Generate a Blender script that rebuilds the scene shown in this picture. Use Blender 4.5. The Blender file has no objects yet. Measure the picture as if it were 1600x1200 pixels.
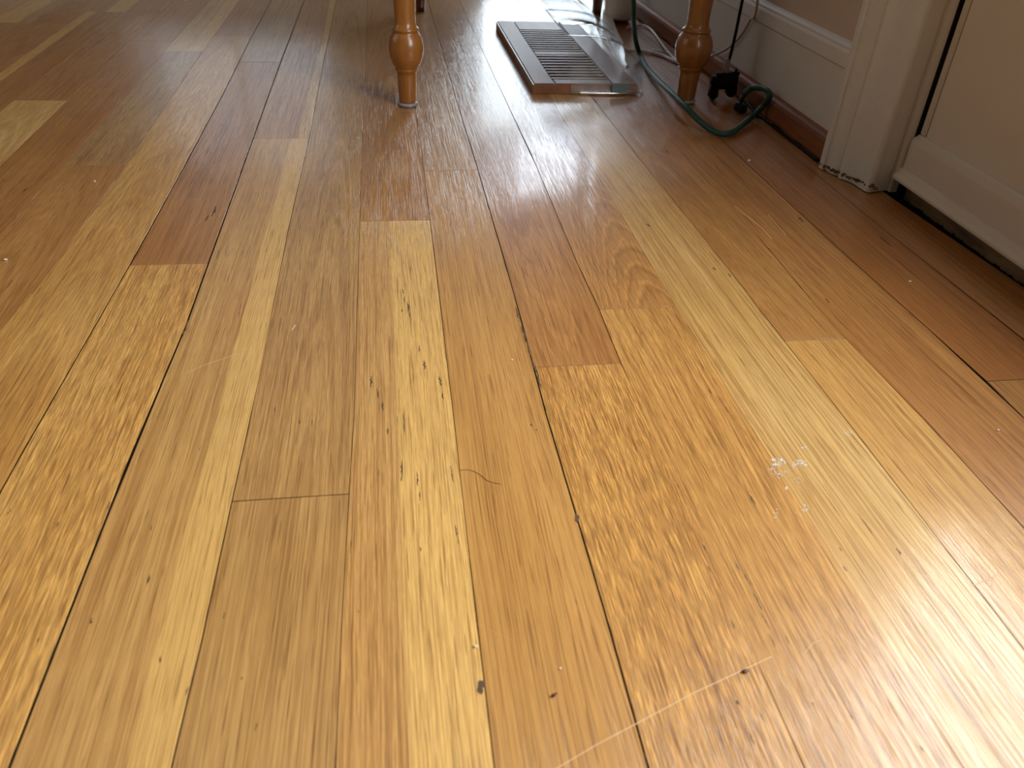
import bpy, bmesh, math, random
from mathutils import Vector, Matrix
random.seed(7)
SC = bpy.context.scene
COL = SC.collection

# ------------------------------------------------------------------ camera
YAW, PITCH, ROLL = .16800884, .6132054, -.05031148
FPX, CAMH = 1249.15, .28
cy_, sy_ = math.cos(YAW), math.sin(YAW)
cp_, sp_ = math.cos(PITCH), math.sin(PITCH)
fwd = Vector((sy_*cp_, cy_*cp_, -sp_))
rt0 = Vector((cy_, -sy_, 0))
dn0 = fwd.cross(rt0)
rt = rt0*math.cos(ROLL) + dn0*math.sin(ROLL)
dn = -rt0*math.sin(ROLL) + dn0*math.cos(ROLL)
cam_d = bpy.data.cameras.new('camera')
cam = bpy.data.objects.new('camera', cam_d)
COL.objects.link(cam)
M = Matrix((rt, -dn, -fwd)).transposed().to_4x4()
M.translation = Vector((0, 0, CAMH))
cam.matrix_world = M
cam_d.sensor_width = 36
cam_d.lens = FPX/1600*36
cam_d.clip_start = .01
cam_d.dof.use_dof = True
cam_d.dof.focus_distance = .62
cam_d.dof.aperture_fstop = 15
SC.camera = cam

# ------------------------------------------------------------------ light
W = bpy.data.worlds.new('world'); SC.world = W
W.use_nodes = True
bg = W.node_tree.nodes['Background']
bg.inputs[0].default_value = (.75, .85, 1, 1)
bg.inputs[1].default_value = .2

def area(name, loc, target_dir, sx, sy, watts, col):
    L = bpy.data.lights.new(name, 'AREA')
    L.shape = 'RECTANGLE'; L.size = sx; L.size_y = sy; L.energy = watts; L.color = col
    o = bpy.data.objects.new(name, L); COL.objects.link(o)
    o.location = loc
    o.rotation_euler = Vector(target_dir).to_track_quat('-Z', 'Y').to_euler()
    return o
# daylight entering through the glass of the side door, the garden door and the other windows
area('daylight_side_door_sky', (.528, .13, 1.14), (-1, 0, 0), .66, 1.02, 11, (1, .97, .95))
area('added_side_door_glare', (.528, .16, .415), (-1, 0, 0), .72, .42, 7.2, (.93, .96, 1))  # extra lamp added low behind the glass to strengthen the floor glare
area('daylight_sidelight_sky', (.50, 2.26, .78), (0, -1, 0), .26, .68, 3.0, (.78, .87, 1))
area('daylight_sidelight_ground', (.43, 2.26, .25), (0, -1, 0), .40, .36, 1.6, (.82, .92, 1))
area('daylight_far_window', (-.36, 2.26, .34), (0, -1, 0), .42, .42, .22, (.93, .96, 1))
area('daylight_left_window', (-2.16, .9, 1.3), (1, 0, 0), 1.10, 1.20, 3, (1, .93, .84))

SC.view_settings.view_transform = 'Standard'
SC.view_settings.look = 'None'
SC.view_settings.gamma = 1
SC.view_settings.use_curve_mapping = False
SC.view_settings.exposure = .43

# ------------------------------------------------------------------ helpers
def ray(px, py):
    return rt*((px-800)/FPX) + dn*((py-600)/FPX) + fwd
CP = Vector((0, 0, CAMH))
def onz(px, py, z=0.): v = ray(px, py); return CP + v*((z-CAMH)/v.z)
def onx(px, py, X): v = ray(px, py); return CP + v*(X/v.x)
def ony(px, py, Y): v = ray(px, py); return CP + v*(Y/v.y)

def lin(c):
    return tuple(((v/255)/12.92 if v/255 <= .04045 else ((v/255+.055)/1.055)**2.4) for v in c)

def link(name, bm, mat=None, parent=None, smooth=False, loc=None):
    me = bpy.data.meshes.new(name)
    bmesh.ops.recalc_face_normals(bm, faces=bm.faces)
    bm.to_mesh(me); bm.free()
    if smooth:
        for p in me.polygons: p.use_smooth = True
    o = bpy.data.objects.new(name, me)
    if mat: me.materials.append(mat)
    COL.objects.link(o)
    if parent: o.parent = parent
    if loc: o.location = loc
    return o
def empty(name, loc, label, cat, group=None):
    o = bpy.data.objects.new(name, None); COL.objects.link(o)
    o.location = loc; o.empty_display_size = .02
    o['label'] = label; o['category'] = cat
    if group: o['group'] = group
    return o
def tag(o, label, cat, group=None):
    o['label'] = label; o['category'] = cat
    if group: o['group'] = group
    return o
def struct(o, label=None):
    o['kind'] = 'structure'
    if label: o['label'] = label
    return o
def box(bm, a, b, bevel=0., seg=2):
    x0, y0, z0 = a; x1, y1, z1 = b
    vs = [bm.verts.new(p) for p in ((x0,y0,z0),(x1,y0,z0),(x1,y1,z0),(x0,y1,z0),(x0,y0,z1),(x1,y0,z1),(x1,y1,z1),(x0,y1,z1))]
    fs = [bm.faces.new([vs[i] for i in f]) for f in ((0,3,2,1),(4,5,6,7),(0,1,5,4),(1,2,6,5),(2,3,7,6),(3,0,4,7))]
    if bevel:
        es = list({e for f in fs for e in f.edges})
        bmesh.ops.bevel(bm, geom=es, offset=bevel, segments=seg, affect='EDGES')
    return bm
def B(a, b, bevel=0., seg=2): return box(bmesh.new(), a, b, bevel, seg)
def tube(bm, pts, r, n=10, sub=6, closed_ends=True):
    pts = [Vector(p) for p in pts]
    P = []
    if len(pts) > 2 and sub > 1:
        ext = [pts[0]*2-pts[1]] + pts + [pts[-1]*2-pts[-2]]
        for i in range(1, len(ext)-2):
            p0, p1, p2, p3 = ext[i-1:i+3]
            for k in range(sub):
                t = k/sub
                P.append(.5*((2*p1)+(-p0+p2)*t+(2*p0-5*p1+4*p2-p3)*t*t+(-p0+3*p1-3*p2+p3)*t**3))
        P.append(pts[-1])
    else: P = pts
    rad = r if callable(r) else (lambda t: r)
    rings = []; up = None
    for i, p in enumerate(P):
        d = (P[min(i+1, len(P)-1)]-P[max(i-1, 0)]).normalized()
        if up is None:
            up = d.orthogonal().normalized()
        up = (up - d*up.dot(d)).normalized()
        s = d.cross(up); rr = rad(i/(len(P)-1))
        rings.append([bm.verts.new(p + (up*math.cos(a)+s*math.sin(a))*rr) for a in [2*math.pi*k/n for k in range(n)]])
    for a, b in zip(rings, rings[1:]):
        for k in range(n): bm.faces.new((a[k], a[(k+1) % n], b[(k+1) % n], b[k]))
    if closed_ends:
        bm.faces.new(rings[0][::-1]); bm.faces.new(rings[-1])
    return bm
def lathe(bm, prof, n=40, c=(0, 0)):
    rings = [[bm.verts.new((c[0]+r*math.cos(2*math.pi*k/n), c[1]+r*math.sin(2*math.pi*k/n), z)) for k in range(n)] for r, z in prof]
    for a, b in zip(rings, rings[1:]):
        for k in range(n): bm.faces.new((a[k], a[(k+1) % n], b[(k+1) % n], b[k]))
    bm.faces.new(rings[0][::-1]); bm.faces.new(rings[-1])
    return bm
def prism_z(bm, poly, z0, z1):
    """horizontal cross-section extruded upwards"""
    a = [bm.verts.new((x, y, z0)) for x, y in poly]; b = [bm.verts.new((x, y, z1)) for x, y in poly]
    n = len(poly)
    for k in range(n): bm.faces.new((a[k], a[(k+1) % n], b[(k+1) % n], b[k]))
    bm.faces.new(a[::-1]); bm.faces.new(b)
    return bm
def prism_y(bm, poly, y0, y1):
    """(x,z) cross-section extruded along y"""
    a = [bm.verts.new((x, y0, z)) for x, z in poly]; b = [bm.verts.new((x, y1, z)) for x, z in poly]
    n = len(poly)
    for k in range(n): bm.faces.new((a[k], a[(k+1) % n], b[(k+1) % n], b[k]))
    bm.faces.new(a[::-1]); bm.faces.new(b)
    return bm

# ------------------------------------------------------------------ materials
class NT:
    def __init__(s, name):
        s.m = bpy.data.materials.new(name); s.m.use_nodes = True
        s.t = s.m.node_tree; s.p = s.t.nodes['Principled BSDF']; s.out = s.t.nodes['Material Output']
    def n(s, typ, **kw):
        x = s.t.nodes.new(typ)
        for k, v in kw.items(): setattr(x, k, v)
        return x
    def put(s, sock, v):
        if isinstance(v, (int, float)): sock.default_value = v
        elif isinstance(v, tuple):
            sock.default_value = v if len(sock.default_value) == len(v) else v+(1,)
        else: s.t.links.new(v, sock)
    def m_(s, op, a, b=0., c=None, clamp=False):
        x = s.n('ShaderNodeMath', operation=op, use_clamp=clamp)
        s.put(x.inputs[0], a); s.put(x.inputs[1], b)
        if c is not None: s.put(x.inputs[2], c)
        return x.outputs[0]
    def vec(s, x, y, z=0.):
        c = s.n('ShaderNodeCombineXYZ'); s.put(c.inputs[0], x); s.put(c.inputs[1], y); s.put(c.inputs[2], z)
        return c.outputs[0]
    def noise(s, v, scale=1., detail=2., rough=.5, dist=0.):
        x = s.n('ShaderNodeTexNoise'); s.put(x.inputs['Vector'], v)
        x.inputs['Scale'].default_value = scale; x.inputs['Detail'].default_value = detail
        x.inputs['Roughness'].default_value = rough; x.inputs['Distortion'].default_value = dist
        return x.outputs['Fac']
    def ramp(s, v, a, b, lo=0., hi=1.):
        x = s.n('ShaderNodeMapRange', interpolation_type='SMOOTHSTEP'); s.put(x.inputs[0], v)
        s.put(x.inputs[1], a); s.put(x.inputs[2], b); s.put(x.inputs[3], lo); s.put(x.inputs[4], hi)
        return x.outputs[0]
    def mix(s, f, a, b, mode='MIX'):
        x = s.n('ShaderNodeMix', data_type='RGBA', blend_type=mode)
        s.put(x.inputs[0], f); s.put(x.inputs[6], a); s.put(x.inputs[7], b)
        return x.outputs[2]
    def attr(s, name, out='Fac'):
        x = s.n('ShaderNodeAttribute', attribute_type='OBJECT', attribute_name=name)
        return x.outputs[out]
    def obj(s):
        tc = s.n('ShaderNodeTexCoord'); sep = s.n('ShaderNodeSeparateXYZ')
        s.t.links.new(tc.outputs['Object'], sep.inputs[0])
        return tc.outputs['Object'], sep.outputs[0], sep.outputs[1], sep.outputs[2]

def simple(name, col, rough=.5, noise_amt=.06, scale=40, metal=0., spec=.5, bump=0., coat=0.):
    s = NT(name); v, x, y, z = s.obj()
    n1 = s.noise(v, scale, 4, .6)
    c = s.mix(n1, tuple(min(1, k*(1-noise_amt)) for k in lin(col)), tuple(min(1, k*(1+noise_amt)) for k in lin(col)))
    s.put(s.p.inputs['Base Color'], c)
    s.p.inputs['Roughness'].default_value = rough; s.p.inputs['Metallic'].default_value = metal
    s.p.inputs['Specular IOR Level'].default_value = spec
    s.p.inputs['Coat Weight'].default_value = coat
    if bump:
        b = s.n('ShaderNodeBump'); b.inputs['Strength'].default_value = 1; b.inputs['Distance'].default_value = bump
        s.put(b.inputs['Height'], n1); s.t.links.new(b.outputs[0], s.p.inputs['Normal'])
    return s.m

def oak_floor():
    s = NT('varnished_oak_strip')
    v, x, y, z = s.obj()
    seed = s.attr('seed'); ra = s.attr('ring_lin'); rb = s.attr('ring_quad'); rc = s.attr('ring_slope')
    rx = s.attr('ring_cx'); cont = s.attr('ring_contrast'); flk = s.attr('fleck'); tilt = s.attr('tilt')
    tone = s.attr('tone', 'Color'); tone2 = s.attr('tone_b', 'Color')
    arc = s.attr('arc'); sapx = s.attr('sap_x'); sapside = s.attr('sap_side'); minr = s.attr('mineral')
    # slow wander of the grain
    wan = s.noise(s.vec(s.m_('MULTIPLY', x, 14), s.m_('MULTIPLY', y, 1.8), seed), 1, 2, .5)
    wanc = s.m_('SUBTRACT', wan, .5)
    u = s.m_('ADD', s.m_('MULTIPLY_ADD', y, tilt, x), s.m_('MULTIPLY', wanc, .012))
    # growth rings
    dx = s.m_('SUBTRACT', x, rx)
    g = s.m_('ADD', s.m_('MULTIPLY', u, s.m_('MULTIPLY', ra, 1.8)), s.m_('MULTIPLY', s.m_('MULTIPLY', dx, dx), rb))
    g = s.m_('ADD', g, s.m_('MULTIPLY', y, rc))
    g = s.m_('ADD', g, s.m_('MULTIPLY', wanc, 3.))
    ring = s.noise(s.vec(g, s.m_('MULTIPLY', y, 2), seed), 1, 3, .6)
    ring = s.ramp(ring, .44, .62)
    # pores, long thin dark lines at two scales
    py1 = s.m_('MULTIPLY', y, s.m_('MULTIPLY_ADD', flk, 34, 7))
    p1 = s.noise(s.vec(s.m_('MULTIPLY', u, 1750), py1, seed), 1, 2, .6)
    p1 = s.ramp(p1, .50, .62)
    p2 = s.noise(s.vec(s.m_('MULTIPLY', u, 3000), s.m_('MULTIPLY', y, 34), s.m_('ADD', seed, 5)), 1, 2, .6)
    p2 = s.ramp(p2, .50, .70)
    p3 = s.noise(s.vec(s.m_('MULTIPLY', u, 1000), s.m_('MULTIPLY', y, 26), s.m_('ADD', seed, 14)), 1, 1, .5)
    p3 = s.ramp(p3, .63, .69)
    # pale ray flecks
    f1 = s.noise(s.vec(s.m_('MULTIPLY', u, 1450), s.m_('MULTIPLY', y, 75), s.m_('ADD', seed, 9)), 1, 1, .5, .5)
    f1 = s.ramp(f1, .50, .58)
    big = s.noise(s.vec(s.m_('MULTIPLY', x, 26), s.m_('MULTIPLY', y, 5), s.m_('ADD', seed, 3)), 1, 2, .5)
    big = s.ramp(big, .32, .68)
    c = s.mix(big, tone, tone2)
    rdark = s.mix(1., c, (.70, .62, .52), 'MULTIPLY')
    c = s.mix(s.m_('MULTIPLY', ring, cont), c, rdark)
    # cathedral arcs: thin pale earlywood lines
    an = s.m_('ADD', g, s.noise(s.vec(s.m_('MULTIPLY', x, 160), s.m_('MULTIPLY', y, 40), seed), 1, 2, .6))
    av = s.ramp(s.m_('SINE', s.m_('MULTIPLY', an, 6.283)), .35, 1.)
    ad = s.ramp(s.m_('SINE', s.m_('MULTIPLY_ADD', an, 6.283, 1.1)), .2, 1.)
    c = s.mix(s.m_('MULTIPLY', ad, s.m_('MULTIPLY', arc, .45)), c, s.mix(1., c, (.66, .58, .48), 'MULTIPLY'))
    c = s.mix(s.m_('MULTIPLY', av, s.m_('MULTIPLY', arc, .7)), c, s.mix(1., c, (1.32, 1.34, 1.36), 'MULTIPLY'))
    # sapwood stripe
    edge = s.m_('MULTIPLY', s.m_('SUBTRACT', s.m_('ADD', x, s.m_('MULTIPLY', wanc, .006)), sapx), sapside)
    sap = s.ramp(edge, -.0006, .0012)
    c = s.mix(s.m_('MULTIPLY', sap, .72), c, lin((242, 194, 112)))
    dark = s.mix(1., c, (.50, .39, .28), 'MULTIPLY')
    c = s.mix(s.m_('MULTIPLY', p1, s.m_('MULTIPLY_ADD', flk, .30, .52)), c, dark)
    c = s.mix(s.m_('MULTIPLY', p2, .5), c, dark)
    c = s.mix(s.m_('MULTIPLY', f1, s.m_('MULTIPLY_ADD', flk, .90, .08)), c, s.mix(1., c, (1.5, 1.52, 1.45), 'MULTIPLY'))
    c = s.mix(s.m_('MULTIPLY', p3, .55), c, s.mix(1., c, (.38, .28, .20), 'MULTIPLY'))
    # mineral streaks
    k1 = s.noise(s.vec(s.m_('MULTIPLY', u, 330), s.m_('MULTIPLY', y, 24), s.m_('ADD', seed, 20)), 1, 2, .6)
    k2 = s.noise(s.vec(s.m_('MULTIPLY', x, 40), s.m_('MULTIPLY', y, 9), s.m_('ADD', seed, 30)), 1, 1, .5)
    kk = s.m_('MULTIPLY', s.ramp(k1, .66, .72), s.m_('MULTIPLY', s.ramp(k2, .5, .62), minr))
    c = s.mix(kk, c, lin((84, 66, 48)))
    s.put(s.p.inputs['Base Color'], c)
    s.p.inputs['Roughness'].default_value = .42
    s.p.inputs['Specular IOR Level'].default_value = .6
    s.p.inputs['Coat Weight'].default_value = 1.
    s.p.inputs['Coat IOR'].default_value = 1.55
    wear = s.noise(s.vec(s.m_('MULTIPLY', x, 9), s.m_('MULTIPLY', y, 5), seed), 1, 3, .6)
    s.put(s.p.inputs['Coat Roughness'], s.ramp(wear, .3, .7, .09, .14))
    h = s.m_('SUBTRACT', s.m_('MULTIPLY', s.noise(v, 30, 2, .5), 1.5), s.m_('MULTIPLY', p1, 1.))
    h = s.m_('SUBTRACT', h, s.m_('MULTIPLY', p2, .6))
    b = s.n('ShaderNodeBump'); b.inputs['Strength'].default_value = 1; b.inputs['Distance'].default_value = .000035
    s.put(b.inputs['Height'], h)
    s.t.links.new(b.outputs[0], s.p.inputs['Normal']); s.t.links.new(b.outputs[0], s.p.inputs['Coat Normal'])
    return s.m

def wood(name, c1, c2, rough=.3, ax=(30, 30, 3), coat=.5):
    s = NT(name); v, x, y, z = s.obj()
    n1 = s.noise(s.vec(s.m_('MULTIPLY', x, ax[0]), s.m_('MULTIPLY', y, ax[1]), s.m_('MULTIPLY', z, ax[2])), 1, 4, .6, .6)
    n2 = s.noise(s.vec(s.m_('MULTIPLY', x, ax[0]*14), s.m_('MULTIPLY', y, ax[1]*14), s.m_('MULTIPLY', z, ax[2]*6)), 1, 2, .6)
    c = s.mix(s.ramp(n1, .3, .7), lin(c1), lin(c2))
    c = s.mix(s.m_('MULTIPLY', s.ramp(n2, .5, .7), .35), c, s.mix(1., c, (.6, .5, .4), 'MULTIPLY'))
    s.put(s.p.inputs['Base Color'], c)
    s.p.inputs['Roughness'].default_value = rough; s.p.inputs['Coat Weight'].default_value = coat
    s.p.inputs['Coat Roughness'].default_value = .12
    return s.m

OAK = oak_floor()
PAINT = simple('cream_gloss_paint', (222, 218, 210), .5, .05, 60, spec=.3, bump=.0001)
DOORPAINT = simple('cream_door_paint', (224, 212, 194), .55, .04, 30, spec=.3, bump=.00008)
ROOMP = simple('tan_room_paint', (112, 92, 62), .8, .04, 60)
PLASTER = simple('cream_plaster', (206, 186, 166), .7, .04, 60)
CEIL = simple('white_ceiling_paint', (235, 230, 220), .8, .02, 20)
SUB = simple('dark_subfloor_dust', (18, 14, 11), .9, .3, 200)
SEAMD = simple('packed_dark_dirt', (26, 20, 16), .95, .3, 300, spec=.05)
MAPLE = wood('honey_maple', (162, 106, 46), (142, 88, 36), .34, (40, 40, 6), .6)
BACKLITW = wood('backlit_maple', (96, 38, 20), (78, 30, 18), .3, (40, 40, 6), .6)  # same maple, darkened in its colour for the backlit rear legs
SHOE = wood('stained_oak_trim', (152, 92, 46), (120, 70, 34), .6, (60, 4, 60), 0.)
REGW = wood('register_oak', (150, 104, 80), (126, 84, 62), .5, (30, 6, 30), .08)
REGS = wood('register_oak_side', (150, 92, 44), (124, 74, 36), .35, (30, 6, 30), .4)
SILL = wood('weathered_threshold', (168, 134, 90), (104, 80, 52), .7, (60, 8, 90), 0)
BLACK = simple('black_rubber_and_shade', (16, 15, 16), .7, .1, 100, spec=.2)  # rubber of plug and socket, also the painted shade in gaps
DUCT = simple('duct_shade', (16, 13, 12), .9, .1, 50, spec=.05)  # near-black colour stands in for the unlit duct
GREEN = simple('green_vinyl', (17, 70, 58), .5, .06, 100)
WHITE = simple('white_plastic', (226, 222, 216), .35, .02, 60)
BEIGE = simple('beige_vinyl', (170, 150, 136), .4, .04, 60)
GLIDE = simple('grey_nylon_glide', (150, 148, 156), .3, .05, 60)
MAGN = simple('frosted_grey_tape', (120, 140, 142), .35, .06, 60)
CRUMBW = simple('white_crumb', (240, 234, 224), .6, .05, 300)
SEEDM = simple('brown_seed_husk', (92, 40, 26), .3, .2, 600)
HAIRM = simple('brown_hair', (96, 62, 34), .4, .05, 300)
STREAK = simple('mineral_streak', (92, 72, 50), .6, .25, 900)
GREYM = simple('grey_filler', (96, 76, 54), .6, .3, 1200)
SCRM = simple('pale_scratch', (230, 192, 146), .6, .1, 900)
RUST = simple('chipped_paint_wood', (112, 78, 46), .8, .4, 500)

def clear_plastic(name, tint, edge):
    s = NT(name); t = s.t
    tr = s.n('ShaderNodeBsdfTransparent'); tr.inputs[0].default_value = tint
    gl = s.n('ShaderNodeBsdfGlossy'); gl.inputs[0].default_value = (1, 1, 1, 1); gl.inputs['Roughness'].default_value = .05
    fr = s.n('ShaderNodeFresnel'); fr.inputs[0].default_value = 1.49
    mx = s.n('ShaderNodeMixShader')
    geo = s.n('ShaderNodeNewGeometry')     # the far face of a thin sheet must not act as an inner mirror
    s.put(mx.inputs[0], s.m_('MULTIPLY', s.m_('SUBTRACT', 1., geo.outputs['Backfacing']), s.m_('ADD', s.m_('MULTIPLY', fr.outputs[0], 1.6), edge, clamp=True)))
    t.links.new(tr.outputs[0], mx.inputs[1]); t.links.new(gl.outputs[0], mx.inputs[2])
    t.links.new(mx.outputs[0], s.out.inputs[0]); t.nodes.remove(s.p)
    return s.m
ACRYL = clear_plastic('clear_acrylic', (.93, .94, .95, 1), .02)
GLASS = clear_plastic('window_glass', (.97, .98, .98, 1), .0)

# ------------------------------------------------------------------ floor
SEAMPTS = {-4: [(0,259),(109,153),(197,67),(256,16)], -3: [(0,369),(50,312),(100,256),(181,169),(269,66)],
 -2: [(0,516),(34,482),(62,444),(194,262),(269,150),(316,81)], -1: [(31,713),(200,419),(231,363),(290,256),(347,150),(392,59)],
 0: [(18,1188),(200,722),(290,510),(434,109)], 1: [(268,1196),(316,996),(362,784),(406,585),(450,360),(483,216),(500,125)],
 2: [(524,1196),(534,972),(545,772),(553,652),(564,280),(570,125)], 3: [(772,1197),(755,1042),(736,902),(720,750),(703,600),(664,280)],
 4: [(1012,1197),(945,956),(897,794),(853,646),(803,458),(747,266),(713,156)],
 5: [(1255,1196),(1180,1027),(1127,900),(970,567),(937,485),(900,407),(830,240),(772,119)],
 6: [(1499,1189),(1412,1046),(1319,900),(1053,473),(960,317),(913,240),(860,153)],
 7: [(1000,249),(1124,402),(1225,532),(1334,671),(1435,802)], 8: [(1052,226),(1169,350),(1262,462),(1315,522),(1394,600),(1600,825)],
 9: [(1176,264),(1292,372),(1540,594),(1600,653)], 10: [(1390,365),(1600,530)]}
SEAM = {}
for k, pts in SEAMPTS.items():
    w = sorted(((onz(*p).y, onz(*p).x) for p in pts))
    SEAM[k] = w
YMIN, YMAX = -1.2, 2.1
def seam_x(k, y):
    if k in SEAM:
        w = SEAM[k]
        if y <= w[0][0]: return w[0][1]
        if y >= w[-1][0]: return w[-1][1]
        for (a, xa), (b, xb) in zip(w, w[1:]):
            if y <= b: return xa+(xb-xa)*(y-a)/(b-a)
    if k >= 11: return min(.4870, .4731+max(0., .668-y)*.054)
    return seam_x(-4, y) + (k+4)*.0566
KMIN = -32
GAP = {0: .0011, 1: .0006, 2: .00034, 3: .00042, 4: .0008, 5: .00045, 6: .00022, 7: .0004, 8: .0005, 9: .0009, 10: .0008, -1: .0009, -2: .0004, -3: .0002, -4: .0004}
# end joints: strip k lies between seam k and seam k+1; pixel point on the joint
def jy(*p): return sum(onz(*q).y for q in p)/len(p)
JOINTS = {-1: [jy((205,415),(323,411)), jy((384,97),(436,97))], 1: [jy((363,784),(545,771))], 2: [jy((566,346),(667,343))],
  4: [jy((843,573),(967,568))], 5: [jy((940,485),(1054,478))], 7: [jy((1230,533),(1322,528))], -3: [jy((100,258),(194,258)), jy((257,80),(317,80))],
  3: [jy((667,266),(747,266))], 0: [jy((395,216),(483,216))], 9: [jy((1545,596),(1600,592))], 6: [], 8: [], 10: [],
  -2: [jy((337,57),(394,57))], -4: [jy((203,64),(266,64))], -5: [jy((31,158),(108,156)), jy((203,17),(253,16))]}
floor = link('floor', B((-2.0, YMIN, -.04), (.62, YMAX, -.0185)), SUB)
struct(floor, 'oak strip floor with glossy varnish')

def T(*c): return lin(c)
GOLD = (T(226,174,98), T(216,160,84)); TAN = (T(219,170,100), T(211,158,90)); ORANGE = (T(214,159,86), T(206,151,78))
RED = (T(196,138,72), T(186,126,64)); GREY = (T(198,154,92), T(186,144,90)); PALE = (T(234,190,118), T(224,176,102)); BROWN = (T(200,144,76), T(190,134,68))
# (strip, piece from near to far): tone, options
SPEC = {
 (0,'n'): (TAN, dict(sap=(.040, 1), lin_=180, min_=.7)), (0,'f'): (BROWN, dict(sap=(.046,1),lin_=90)),
 (1,'n'): ((T(212,164,96),T(202,154,90)), dict(lin_=300, fl=.05)), (1,'f'): ((T(206,158,90),T(194,146,84)), dict(quad=9000, slope=9, lin_=30)),
 (2,'n'): (TAN, dict(sap=(.027, 1), lin_=260, min_=1., fl=.25)), (2,'f'): (BROWN, dict(quad=6000, slope=18, lin_=20)),
 (3,'n'): (ORANGE, dict(lin_=240, tilt=.004, con=.5)), (3,'f'): (ORANGE, dict(lin_=60)),
 (4,'n'): ((T(212,158,84),T(186,132,66)), dict(fl=1.0, lin_=200, con=.5)), (4,'f'): (RED, dict(quad=7000, slope=-16, lin_=0, cx=.026, con=.45, arc=.45)),
 (5,'n'): (ORANGE, dict(fl=.45, lin_=260, min_=.5)), (5,'f'): (BROWN, dict(quad=3200, slope=26, lin_=0, cx=.044, con=.25, arc=1.)),
 (6,'n'): (PALE, dict(lin_=330, tilt=.01, con=.8)),
 (7,'n'): (GOLD, dict(lin_=200, fl=.1)), (7,'f'): (BROWN, dict(lin_=60, quad=5000, slope=12)),
 (8,'n'): ((T(204,144,76),T(190,130,66)), dict(lin_=300, tilt=.02)),
 (9,'n'): (BROWN, dict(lin_=200)), (9,'f'): ((T(188,122,58),T(176,112,50)), dict(lin_=200)),
 (10,'n'): (RED, dict(lin_=140)),
 (-1,'n'): (GOLD, dict(fl=.75, lin_=220)), (-1,'f'): (RED, dict(lin_=100, min_=.4)), (-1,'g'): (GREY, dict(lin_=80)),
 (-2,'n'): (GOLD, dict(quad=4200, slope=14, lin_=30, con=.35, fl=.2)), (-2,'f'): (BROWN, dict(lin_=100)),
 (-3,'n'): ((T(206,150,82),T(194,136,70)), dict(quad=4000, slope=16, lin_=0, con=.5)), (-3,'f'): ((T(198,156,98),T(186,140,84)), dict(lin_=100, fl=.4)), (-3,'g'): (PALE, dict(sap=(.028,1))),
 (-4,'n'): (RED, dict(lin_=180, min_=.4)), (-4,'f'): (BROWN, dict(lin_=120)),
 (-5,'n'): (PALE, dict(quad=4000, slope=20, lin_=0, con=.5)), (-5,'f'): (RED, dict(lin_=160)), (-5,'g'): (BROWN, dict(lin_=100)),
 (-6,'n'): (RED, dict(lin_=180, min_=.4, sap=(.018,-1))), (-7,'n'): (RED, dict(lin_=160)), (-8,'n'): (BROWN, dict(lin_=120)),
}
BOARDS = []
def board_z(b, x, y):
    w = b['x1']-b['x0']; t = ((x-b['x0'])/w-.5)
    return b['dz'] + b['tl']*(x-(b['x0']+b['x1'])/2) - .00003*(2*t)**2
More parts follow.
